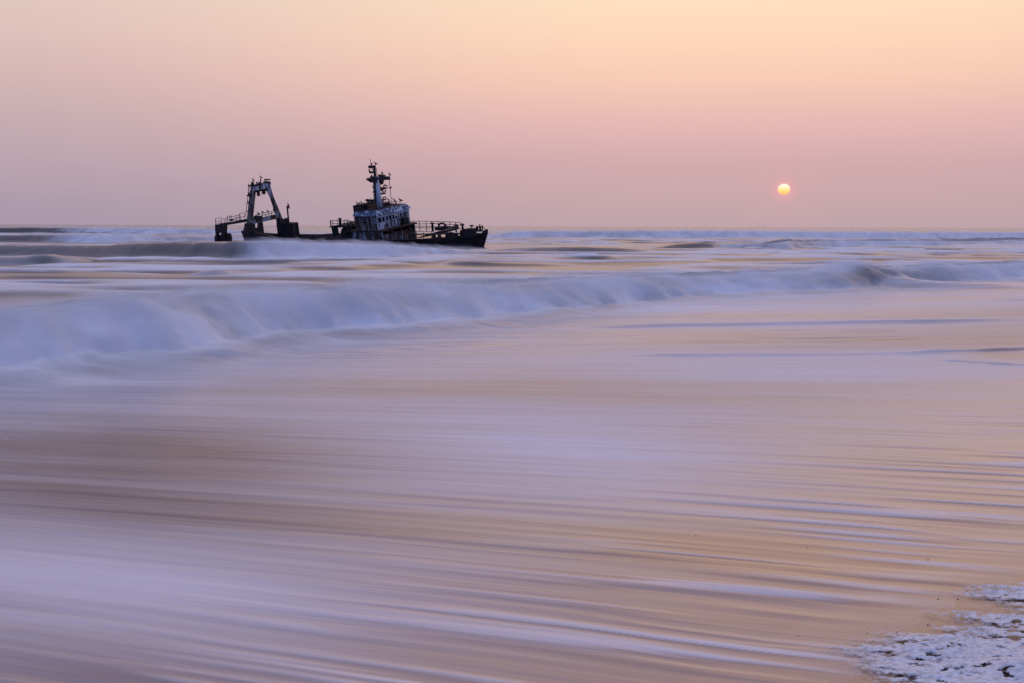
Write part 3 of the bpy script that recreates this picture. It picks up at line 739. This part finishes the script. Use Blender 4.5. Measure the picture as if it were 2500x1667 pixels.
# ---- after bridge deck with railing, pillars, winch drum
ab = MB(); ab.prism([S(803, 554.5, -2.6), S(812, 552, -2.6), S(835, 551, -2.6), S(864, 552, -2.6), S(864, 556.5, -2.6), S(803, 556.3, -2.6)], TO * 4.0)
abd = ab.build('after_platform', M_dark, ship)
for pa, pb5, r_ in (((812, 556), (816.5, 578), .22), ((817.5, 556), (821, 578), .2), ((822.5, 556), (825, 574), .17)):
    MB().tube([S(*pa, -2.3), S(*pb5, -2.3)], r_, 8).build('pillar', M_dark, abd)
rl = [[S(804.5, 539.3, -2.5), S(835, 540, -2.5), S(866, 541.5, -2.5)], [S(812, 546.5, -2.5), S(866, 547, -2.5)],
      [S(825, 546, -1.8), S(823.5, 538, -1.8), S(826, 535.5, -1.8), S(830, 535, -1.8)], [S(840, 546, -1), S(840.5, 538, -1), S(850, 537.5, -1), S(856, 546, -1)], [S(848, 537.5, -1), S(849.5, 551, -1)]]
railing(rl, [(S(a2, 539.5, -2.5), S(a2 + .7, 553, -2.5)) for a2 in (806.5, 808, 812, 839.5, 848, 857.5)], M_dark, .045, .055)
MB().tube([S(830.5, 556, -2.2), S(830.2, 534, -2.2)], .2, 8).tube([S(830.2, 534.3, -2.2), S(830.2, 533.6, -2.2)], .28, 8).build('vent_post', M_dark, ship)
wd = S(845, 573, -2.2)
MB().tube([wd, wd + TO * 2.6], 1.15, 20).build('winch_drum', M_dark, ship)
MB().tube([S(838, 574, -2.6), S(852, 565, -2.6), S(860, 557, -2.6), S(864, 548, -2.6)], .13, 6).build('davit_arm', M_dark, ship)
arc = [S(857 + 6 * math.cos(a2), 551.5 - 4.5 * math.sin(a2), -2.8) for a2 in np.linspace(.2, 3.3, 9)]
MB().tube(arc, .12, 6).build('bent_pipe', M_dark, ship)
# rubble along the low waist of the hull
rn = random.Random(5)
for i in range(16):
    px = rn.uniform(668, 806); t_ = rn.uniform(-4.0, -1); w_ = rn.uniform(4, 13); y0 = rn.uniform(584, 588) - (3 if px > 785 else 0)
    MB().prism([S(px, 593, t_), S(px, y0, t_), S(px + w_ * .4, y0 - rn.uniform(0, 2.5), t_), S(px + w_, y0 + rn.uniform(-.5, 2), t_), S(px + w_, 593, t_)], TO * rn.uniform(.4, 1.2)).build('torn_plate', M_hull, ship)

# ---- stern gantry (athwartships A-frame)
lG = S(612, 548, -4.0).x
def G(px, py, d=0.0): return Fx(px, py, lG + d)
gan = MB()
def beam(k, pts, d, back=0): k.prism([G(a2, b4, d / 2 + back) for a2, b4 in pts], LO * -d); return k
def gpart(name, pts, d, mat, par=None, back=0): return beam(MB(), pts, d, back).build(name, mat, par or gantry)
gantry = beam(gan, [(618, 457), (622, 454.5), (660, 444.5), (661, 459), (624, 466), (618, 468)], .5).build('gantry', M_white, ship)
gpart('gantry_leg', [(615, 463), (624.5, 464), (624.3, 475), (616.5, 547), (605.5, 547), (613, 476)], .4, M_legd)
gpart('gantry_leg', [(654.5, 459), (661.3, 458), (668, 481), (693, 541), (683, 541), (674, 519), (662.5, 484), (655, 468)], .35, M_leg)
gpart('haunch', [(624.5, 466.5), (640, 463), (657, 459.2), (656.5, 468), (650, 466.5), (638, 468), (625, 471)], .35, M_dark, None, -.2)
for pts in ([(631, 468), (634, 468), (635.3, 474), (634.5, 478.5), (632.8, 480.3), (631, 478), (630.2, 474)], [(643, 467), (648.5, 467), (648.8, 472.5), (646.5, 475.8), (644, 473.5)]):
    gpart('pulley_block', pts, .35, M_dark)
MB().tube([G(639.3, 469), G(639.5, 479.5)], .05, 5).build('hanging_chain', M_dark, gantry)
MB().tube([G(636.6, 450), G(636.5, 437)], .10, 6).build('lamp_post', M_dark, gantry)
gpart('mast_stub', [(616.8, 457), (617, 447), (618.6, 444), (622.5, 455)], .4, M_dark)
gpart('top_lump', [(645, 448.5), (648, 444.5), (653, 443.2), (657, 443.8), (661.5, 444.5), (661.3, 450), (659.5, 452), (650, 449)], .5, M_dark)
gpart('top_lump', [(620, 457), (624, 451), (630, 450.5), (634, 447.5), (643, 448.8), (640, 453)], .5, M_dark)
gpart('leg_platform', [(606.5, 477.5), (613, 474), (615, 480), (609.5, 481)], .5, M_dark)
lad = MB()
lad.tube([G(606, 457), G(607.8, 476)], .06, 5); lad.tube([G(606, 457), G(616, 458.5)], .06, 5); lad.tube([G(606.8, 461.5), G(615, 461)], .05, 5); lad.tube([G(607.3, 467), G(613, 467)], .05, 5)
lad.tube([G(605.5, 478), G(599.3, 530)], .05, 5)
for yv in (497, 516.5): lad.tube([G(602 - (yv - 497) * .1, yv), G(611 - (yv - 497) * .1, yv + 1.5)], .07, 5)
for yv in np.arange(485, 562, 5.5): lad.tube([G(610.5 - (yv - 485) * .125, yv), G(613.5 - (yv - 485) * .125, yv)], .05, 4)
lad.build('ladder', M_dark, gantry)
# transverse walkway beam
gpart('walkway_beam', [(612, 540), (636, 534), (660, 527.5), (684, 522.5), (687, 533), (660, 538.5), (636, 544), (612, 549)], .4, M_leg, None, .05)
gpart('control_box', [(625.5, 527.5), (640.5, 528), (641, 541), (626, 542.5)], .5, M_dark, None, .2)
o = railing([[G(617, 530), G(640, 521.5), G(676, 515.5)], [G(618, 534), G(641, 526.5), G(677, 519.5)], [G(616, 532), G(626, 525.5), G(640, 521.7)]],
        [(G(a2, b4), G(a2, c4)) for a2, b4, c4 in ((626, 525, 540), (632, 523.5, 538), (640.5, 521.5, 536), (648.5, 522, 533), (656.3, 519, 531), (662.5, 519, 529))])
# pedestal under the starboard leg with its opening
gpart('pedestal', [(604, 546), (617, 545), (618.5, 553), (620.5, 568), (598.5, 568), (603, 556)], .7, M_dark)
gpart('pedestal_column', [(633, 543), (641.5, 541.5), (644, 560), (646, 579), (633.5, 579)], .5, M_rust, None, -.4)
gpart('cross_plate', [(617, 556.5), (633.3, 556.5), (633.3, 566.5), (617, 566.5)], .5, M_dark, None, -.4)
gpart('column_plate', [(620, 546), (623.3, 545.5), (623.3, 556.3), (619, 556.3)], .4, M_dark, None, -.4)
# port leg base: plated box with a framed front
pb0 = S(679, 580, 2.6); pb1 = S(713, 546, 2.6)
lgb = MB(); lgb.box(pb0.x, pb1.x, 2.6, 3.8, pb0.z - 1.0, pb1.z)
box = lgb.build('gantry_base_box', M_dark, ship)
pz0, pz1 = pb0.z - .2, pb1.z
fm = MB()
for (a2, b4, c4, d4) in ((2.6, 2.85, pz0, pz1), (3.6, 3.8, pz0, pz1), (2.852, 3.598, pz1 - .3, pz1), (2.852, 3.598, pz0, pz0 + .5)):
    fm.box(pb1.x + .003, pb1.x + .14, a2, b4, c4, d4)
fm.build('box_frame', M_rust, box)
sk = MB(); sk.prism([S(676.5, 590, 2.3), S(676.5, 570, 2.3), S(680, 568.5, 2.3), S(680, 590, 2.3)], TO * 1.5); sk.build('base_skirt', M_dark, box)
gpart('leg_shoe', [(682.5, 536), (689, 533), (695.5, 542.5), (696, 537), (700, 535.5), (706, 532.5), (707, 547), (685, 548)], .9, M_dark, None, .3)
hp = [S(705.5, 546, 3.4), S(703, 525, 3.4), S(701.3, 507.5, 3.4)] + [S(703.3 - 2.0 * math.cos(a2), 506.5 - 3.0 * math.sin(a2), 3.4) for a2 in np.linspace(.4, math.pi, 6)] + [S(705.6, 510, 3.4)]
MB().tube(hp, .13, 8).build('hooked_vent_pipe', M_rust, ship)
# stern quarter below the gantry
sq = MB(); sq.prism([S(588, 565, -4.05), S(600, 566.5, -4.05), S(646, 574, -4.05), S(661, 579.5, -4.05), S(661, 592, -4.05), S(625, 600, -4.05), S(597, 600, -4.05), S(594, 580, -4.05)], TO * .8)
sq.build('stern_quarter', M_hull, ship)
# outlying stern tower and the walkway leading to it
lt = MB()
tw = lambda pts, t0, d, name, mat, par=ship: MB().prism([S(a2, b4, t0) for a2, b4 in pts], TO * d).build(name, mat, par)
tower = tw([(524.5, 549.5), (549.5, 551), (549.2, 560), (548.5, 578), (540, 577), (539.5, 569.5), (530.3, 569.5), (530.5, 596), (527, 596)], -1.5, .5, 'stern_tower', M_rust)
tw([(523.5, 577), (529, 575.8), (540, 574.5), (545, 573), (553, 571), (557.5, 573), (560, 581), (560, 596), (524, 596)], -1.2, .6, 'stern_block', M_hull)
tw([(533, 547.5), (560, 544.5), (590, 537.5), (612, 533.5), (612, 541.5), (585, 545.5), (550, 551.3), (540, 551.3)], -1.3, 1.3, 'catwalk', M_rust)
rl = [[S(*p, -1.3) for p in ((525.3, 535.5), (539.7, 532), (541.5, 549))], [S(*p, -1.3) for p in ((526.5, 540.5), (540.5, 540.5))], [S(*p, -1.3) for p in ((527, 545.5), (541, 545))],
      [S(*p, -1.3) for p in ((540, 535), (553, 535.5), (555.3, 529), (566, 528))], [S(*p, -1.3) for p in ((547.3, 548), (547.2, 537))],
      [S(*p, -1.3) for p in ((564, 531), (576, 527.5), (584, 525.5), (587, 527), (588.5, 540))], [S(*p, -1.3) for p in ((556, 537.5), (576, 534.5), (588, 531))], [S(*p, -1.3) for p in ((569, 541), (589, 537))],
      [S(*p, -1.3) for p in ((583, 523.5), (596, 520.3), (597.8, 536))], [S(*p, -1.3) for p in ((586.5, 531.5), (597, 529.5))], [S(*p, -1.3) for p in ((575, 536), (583, 530.5))]]
railing(rl, [(S(a2, b4, -1.3), S(c4, d4, -1.3)) for a2, b4, c4, d4 in ((525.3, 535, 527, 549), (551.5, 536, 552.5, 548), (555.3, 529, 556.5, 547), (561, 529, 561, 545), (564, 528, 564.5, 540), (576, 528, 577, 541), (584, 524, 585.5, 538))])
# scuppers as solid pale plates, coloured for the bright sea showing through
for pts in ([(922.5, 584.8), (927, 585), (934, 586), (933, 587), (923, 586.6)], [(946.5, 584.6), (950.6, 584.6), (951, 586.8), (946, 587)], [(953.6, 584.6), (957.8, 584.6), (959.5, 587), (954, 587)]):
    tw([(a2, b4 + 3.4) for a2, b4 in pts], -4.16, .03, 'freeing_port', M_clean, hull)

# ------------------------------------------------------------------ cormorants
m, b, out = new_mat('cormorant_plumage')
tcn = b.new('ShaderNodeTexCoord').outputs['Object']
p = b.new('ShaderNodeBsdfPrincipled'); b.put(p.inputs['Base Color'], b.mix(b.noise(tcn, 14, 3), (0.008, 0.006, 0.007, 1), (0.022, 0.016, 0.017, 1))); p.inputs['Roughness'].default_value = .5
b.t.links.new(p.outputs[0], out.inputs[0]); M_bird = m
def bird_me(kind):
    k = MB()
    if kind == 'upright':
        pts = [(-.20, .03, .012), (-.15, .10, .035), (-.08, .19, .075), (-.01, .30, .098), (.03, .40, .082), (.05, .47, .048), (.045, .54, .030), (.05, .60, .030), (.09, .625, .028), (.13, .62, .012), (.18, .615, .004)]
    elif kind == 'hunched':
        pts = [(-.20, .02, .012), (-.15, .09, .04), (-.08, .18, .085), (0, .28, .105), (.05, .36, .085), (.06, .42, .052), (.08, .46, .04), (.12, .47, .028), (.15, .46, .012), (.20, .445, .004)]
    else:
        pts = [(-.34, .13, .012), (-.26, .17, .04), (-.14, .23, .085), (0, .28, .10), (.09, .33, .08), (.13, .39, .045), (.125, .47, .030), (.13, .54, .030), (.17, .565, .027), (.21, .56, .011), (.26, .55, .004)]
    k.tube([(x_, 0, z_) for x_, z_, _ in pts], [r_ * 1.22 for *_, r_ in pts], 8)
    for sy in (-.045, .045):
        k.tube([(-.03, sy, .2), (-.01, sy, .09), (0, sy, .0), (.06, sy, -.005)], [.03, .016, .014, .01], 5)
    if kind == 'drying':
        for sy in (-1, 1):
            a2 = [(0.03, .07 * sy, .42), (0.0, .30 * sy, .50), (-.02, .50 * sy, .42), (-.05, .48 * sy, .26), (-.07, .30 * sy, .22), (-.07, .08 * sy, .20)]
            k.prism(a2, (.03, 0, 0))
    return k.mesh('cormorant_' + kind, M_bird, True)
BM = {kk: bird_me(kk) for kk in ('upright', 'hunched', 'level', 'drying')}
camr = math.atan2(1, 0)
def bird(P, hpx, face, kind, label):
    w_ = ship.matrix_world @ P
    o = bpy.data.objects.new('cormorant', BM[kind]); col.objects.link(o)
    H = {'upright': .64, 'hunched': .50, 'level': .59, 'drying': .58}[kind]
    sc = min(max(1.15 * hpx * w_.y / FPX / H, .85), 1.35)
    o.location = w_; o.scale = (sc * 1.1, sc * 1.25, sc)
    o.rotation_euler = (0, 0, {'L': math.pi, 'R': 0, 'C': -math.pi / 2, 'l': math.pi - .7, 'r': .7}[face])
    tag(o, label, 'cormorant', 'cormorants perched on the wreck')
B = []
def gb(px, py, h, f, k, lab, d=0): B.append((G(px, py, d), h, f, k, lab))
gb(636.6, 437.2, 7, 'L', 'level', 'dark cormorant standing on top of the lamp post above the gantry beam')
gb(618.0, 445, 8.5, 'L', 'upright', 'tall upright cormorant on the pointed stub at the gantry top left corner')
gb(626.5, 451, 6, 'l', 'hunched', 'cormorant on the gantry beam just right of the pointed stub')
gb(632.8, 450, 5.5, 'L', 'hunched', 'small hunched cormorant on the gantry beam just left of the lamp post')
gb(652.6, 443.8, 6, 'C', 'drying', 'cormorant with raised wings on the right end of the gantry beam')
gb(647.2, 446, 5, 'L', 'hunched', 'crouched cormorant on the gantry beam right of the lamp post')
gb(606.8, 457.2, 7, 'l', 'upright', 'left one of two cormorants on the gantry ladder top bracket')
gb(611.3, 457.8, 6.5, 'R', 'hunched', 'right one of two cormorants on the gantry ladder top bracket')
gb(606.4, 478, 7, 'L', 'upright', 'cormorant at the outer edge of the small platform on the gantry left leg')
gb(610.6, 476, 6, 'R', 'hunched', 'cormorant beside the leg on the small gantry leg platform')
gb(606.6, 497.8, 6, 'L', 'level', 'lone cormorant on the ladder bracket halfway down the gantry left leg')
gb(630.6, 525.5, 7, 'L', 'level', 'leftmost cormorant on the railing between the gantry legs')
gb(640.6, 521.6, 6.5, 'L', 'level', 'second cormorant from the left on the railing between the gantry legs')
gb(653.0, 519.6, 6.5, 'L', 'level', 'third cormorant from the left on the railing between the gantry legs')
gb(668.0, 517.3, 6.5, 'l', 'upright', 'rightmost cormorant on the gantry railing, beside the right leg')
B.append((S(703.3, 503.6, 3.4), 7, 'L', 'upright', 'cormorant on top of the rusty hooked pipe right of the gantry'))
B.append((S(566.5, 543.3, -.8), 8, 'r', 'drying', 'large dark cormorant with open wings on the sloping stern catwalk'))
B.append((S(648.4, 576, -3.6), 5, 'L', 'hunched', 'left one of two cormorants low on the hull beside the pedestal'))
B.append((S(654.2, 577.5, -3.6), 5, 'R', 'hunched', 'right one of two cormorants low on the hull beside the pedestal'))
def mb(px, py, h, f, k, lab, d=0.0): B.append((Fx(px, py, lM + d), h, f, k, lab))
mb(917.0, 404.4, 8, 'L', 'level', 'topmost cormorant standing on the masthead lamp')
mb(901.9, 422.4, 9, 'l', 'upright', 'slim cormorant at the end of the thin arm left of the topmast')
mb(907.5, 405.0, 5, 'r', 'hunched', 'crouched cormorant on the masthead lamp beside the whip antenna')
mb(911.0, 419.2, 5, 'L', 'hunched', 'cormorant on the lower masthead lamp left of the topmast')
mb(908.0, 435.2, 7, 'L', 'upright', 'cormorant at the left end of the crosstree platform')
mb(905.2, 437, 5, 'R', 'hunched', 'low hunched cormorant on the left tip of the crosstree platform')
mb(932.9, 427.8, 7, 'l', 'hunched', 'plump cormorant on the left floodlight box of the crosstree')
mb(951.1, 431.2, 8.5, 'L', 'upright', 'tall cormorant on the outer right floodlight box of the crosstree')
mb(927.0, 458, 8, 'l', 'upright', 'cormorant on the triangular radar bracket close to the mast')
mb(942.8, 458, 7, 'L', 'level', 'upper cormorant near the tip of the triangular radar bracket')
mb(938.0, 457.8, 5, 'r', 'hunched', 'hunched cormorant at the middle of the triangular radar bracket')
mb(911.3, 462.2, 7, 'L', 'level', 'cormorant on the mast ladder left of the radar bracket')
B.append((Fx(953.9, 463, lm), 7, 'r', 'level', 'cormorant clinging to the wire stay right of the radar bracket'))
mb(941.0, 471.4, 7, 'R', 'upright', 'upright cormorant on the outer end of the upper lamp bracket')
mb(934.6, 471.8, 6, 'L', 'hunched', 'hunched cormorant beside the mast on the upper lamp bracket')
mb(941.0, 487, 5, 'L', 'hunched', 'cormorant on the outer end of the lower lamp bracket')
mb(936.0, 487.6, 5, 'R', 'hunched', 'cormorant beside the mast on the lower lamp bracket')
def rb_(px, py, h, f, k, lab): B.append((Fx(px, py, lm), h, f, k, lab))
rb_(948.2, 493.2, 8, 'L', 'upright', 'slim cormorant on the bridge roof railing nearest the mast')
rb_(962.3, 493.2, 7, 'L', 'level', 'cormorant on the middle of the bridge roof railing')
rb_(966.5, 500.5, 7, 'l', 'upright', 'cormorant on the bridge roof below the railing')
rb_(977.3, 494.3, 9.5, 'L', 'level', 'large cormorant at the right end of the bridge roof railing')
sbp = lambda px, py, t_, h, f, k, lab: B.append((S(px, py, t_), h, f, k, lab))
sbp(871.5, 501.8, -3.2, 8, 'l', 'upright', 'leftmost cormorant on the rusty casing behind the bridge')
sbp(877.3, 500.8, -2.5, 6, 'R', 'hunched', 'hunched cormorant on the dark vent box behind the bridge')
sbp(882.3, 500.5, -2.5, 8, 'L', 'upright', 'upright cormorant on the right edge of the dark vent box')
sbp(889.0, 502, -2.0, 5, 'l', 'hunched', 'small crouched cormorant between the vent box and the orange panel')
sbp(897.5, 497.2, -1.95, 8, 'L', 'level', 'cormorant on the left half of the orange rusted panel')
sbp(905.5, 497.2, -1.95, 11, 'C', 'drying', 'biggest cormorant with drooping wings on the orange rusted panel')
sbp(911.5, 498, -1.9, 8, 'L', 'upright', 'cormorant squeezed between the orange panel and the mast')
sbp(928.2, 511.6, -2.6, 6, 'L', 'upright', 'cormorant on the roof edge in front of the mast foot')
sbp(935.2, 509.6, -2.0, 7, 'l', 'upright', 'cormorant on the roof just right of the mast foot')
sbp(922.0, 513.6, -3.0, 5, 'R', 'hunched', 'low hunched cormorant on the roof left of the mast foot')
for args in B: bird(*args)

# ------------------------------------------------------------------ the setting sun
m, b, out = new_mat('sun_glow')
tcn = b.new('ShaderNodeTexCoord').outputs['Object']; sx_ = b.new('ShaderNodeSeparateXYZ'); b.t.links.new(tcn, sx_.inputs[0])
c_ = b.ramp(b.mapr(sx_.outputs[2], -1, 1, 0, 1, smooth=False), [(0, lin((255, 186, 126))), (.15, lin((255, 206, 128))), (.40, lin((255, 230, 132))), (.66, lin((255, 246, 205))), (.9, lin((255, 252, 232)))])
e = b.new('ShaderNodeEmission'); b.t.links.new(c_, e.inputs[0]); e.inputs[1].default_value = 1.0
b.t.links.new(e.outputs[0], out.inputs[0])
so = MB().ball((0, 0, 0), 1, seg=48, rg=32).build('sun', m, None, True)
D = 40000; rad = 14.2 / FPX * D
so.location = CAM + SUN * D; so.scale = (rad, rad, rad * .93)
tag(so, 'pale yellow sun disc low above the horizon fading to orange at its lower edge', 'sun')

# ------------------------------------------------------------------ shore foam and pebbles at the water's edge
fx = np.arange(0.5, 8.5, 0.009); fy = np.arange(6.5, 14.0, 0.009)
FX, FY = np.meshgrid(fx, fy); fs, fn = sn(FX, FY); fq = flow(FX, FY)
rough = fbm(FX * 1.0, fq * 2.6, 5, 201, .5)
lim = 3.98 + 1.6 * (rough - .5) - 0.7 * sstep(9.8, 12.0, FY)
dep = lim - fn
holes = fbm(FX * 11, FY * 15, 4, 205, .6); hs = np.clip(0.64 + 0.11 * np.clip(dep, 0, 1.2), 0, .95)
thick = sstep(-.05, .85, dep + .25 * (fbm(FX * 3, fq * 9, 3, 211) - .5)) * sstep(0.0, 0.17, hs - holes)
mask = (dep > -0.02) & (thick > 0.02) & (fn > 0.5)
lump = fbm(FX * 2.4, FY * 3.0, 4, 207, .5); bub = fbm(FX * 24, FY * 24, 3, 209, .6)
blob = np.exp(-((FX - ground(2475, 1655).x) / .14) ** 2 - ((FY - ground(2475, 1655).y) / .16) ** 2)
FZ = 0.028 * np.clip(4.5 - fn, -1, 9) + 0.010 + thick * (0.004 + 0.15 * np.clip(lump - .46, 0, 1) + 0.016 * bub) + 0.07 * blob
nx, ny = len(fx), len(fy)
ii = (np.arange(ny - 1)[:, None] * nx + np.arange(nx - 1)[None, :]).ravel()
F = np.stack([ii, ii + 1, ii + nx + 1, ii + nx], -1); F = F[mask.ravel()[F].all(1)]
V = np.stack([FX, FY, FZ], -1).reshape(-1, 3); used = np.zeros(len(V), bool); used[F.ravel()] = True; remap = np.cumsum(used) - 1
fme = np_mesh('shore_foam', V[used], remap[F]); np_attr(fme, 'thick', thick.ravel()[used]); fo_ = bpy.data.objects.new('shore_foam', fme); col.objects.link(fo_)
tag(fo_, 'bubbly white sea foam left on the sand in the lower right corner', 'foam', kind='stuff')
m, b, out = new_mat('bubbly_foam')
pos = b.new('ShaderNodeNewGeometry').outputs['Position']
vo = b.new('ShaderNodeTexVoronoi'); b.put(vo.inputs['Vector'], pos); vo.inputs['Scale'].default_value = 70
nz = b.noise(pos, 26, 4, .6)
p = b.new('ShaderNodeBsdfPrincipled'); b.put(p.inputs['Base Color'], b.mix(b.mapr(nz, .36, .60), (.62, .61, .62, 1), (.86, .87, .90, 1)))
p.inputs['Roughness'].default_value = .5
bu = b.new('ShaderNodeBump'); bu.inputs['Strength'].default_value = .7; bu.inputs['Distance'].default_value = .01
b.put(bu.inputs['Height'], vo.outputs['Distance']); b.t.links.new(bu.outputs[0], p.inputs['Normal'])
tr = b.new('ShaderNodeBsdfTransparent'); mx = b.new('ShaderNodeMixShader')
b.put(mx.inputs[0], b.mapr(b.math('ADD', b.attr('thick').outputs['Fac'], b.math('MULTIPLY', b.math('SUBTRACT', nz, .5), 1.1)), .05, .95))
b.t.links.new(tr.outputs[0], mx.inputs[1]); b.t.links.new(p.outputs[0], mx.inputs[2])
b.t.links.new(mx.outputs[0], out.inputs[0]); fme.materials.append(m)

m, b, out = new_mat('dark_pebble')
p = b.new('ShaderNodeBsdfPrincipled'); p.inputs['Base Color'].default_value = (.035, .028, .03, 1); p.inputs['Roughness'].default_value = .35
b.t.links.new(p.outputs[0], out.inputs[0])
pm = []
for sd in range(4):
    k = MB().ball((0, 0, 0), 1, .7, .5, 9, 6); rn = random.Random(sd)
    k.v = [(x_ * (1 + rn.uniform(-.18, .18)), y_ * (1 + rn.uniform(-.18, .18)), z_ * (1 + rn.uniform(-.2, .2))) for x_, y_, z_ in k.v]
    pm.append(k.mesh('pebble', m, True))
rn = random.Random(11)
spots = []
for _ in range(46):
    c0x, c0y = rn.choice([(2150, 1450), (2300, 1460), (2400, 1400), (2050, 1545), (1980, 1610), (2430, 1490), (2250, 1400), (2200, 1500)])
    spots.append((c0x + rn.gauss(0, 70), c0y + rn.gauss(0, 30), rn.choice((.003, .004, .005, .007, .009))))
for px, py, r_ in spots + [(1699, 1305, .007), (1970, 1334, .006)]:  # the last two are pebbles added in place of small dark water ripples
    if px > 2495 or py > 1660: continue
    g = ground(px, py, .01)
    o = bpy.data.objects.new('pebble', rn.choice(pm)); col.objects.link(o)
    s_, n_ = sn(g.x, g.y)
    o.location = (g.x, g.y, (0.028 * (4.5 - n_) if n_ < 4.5 else .006) + r_ * .3); o.scale = (r_, r_, r_); o.rotation_euler = (0, 0, rn.uniform(0, 6.28))
    tag(o, 'small dark pebble on the wet sand near the foam', 'pebble', 'dark pebbles strewn on the wet sand')
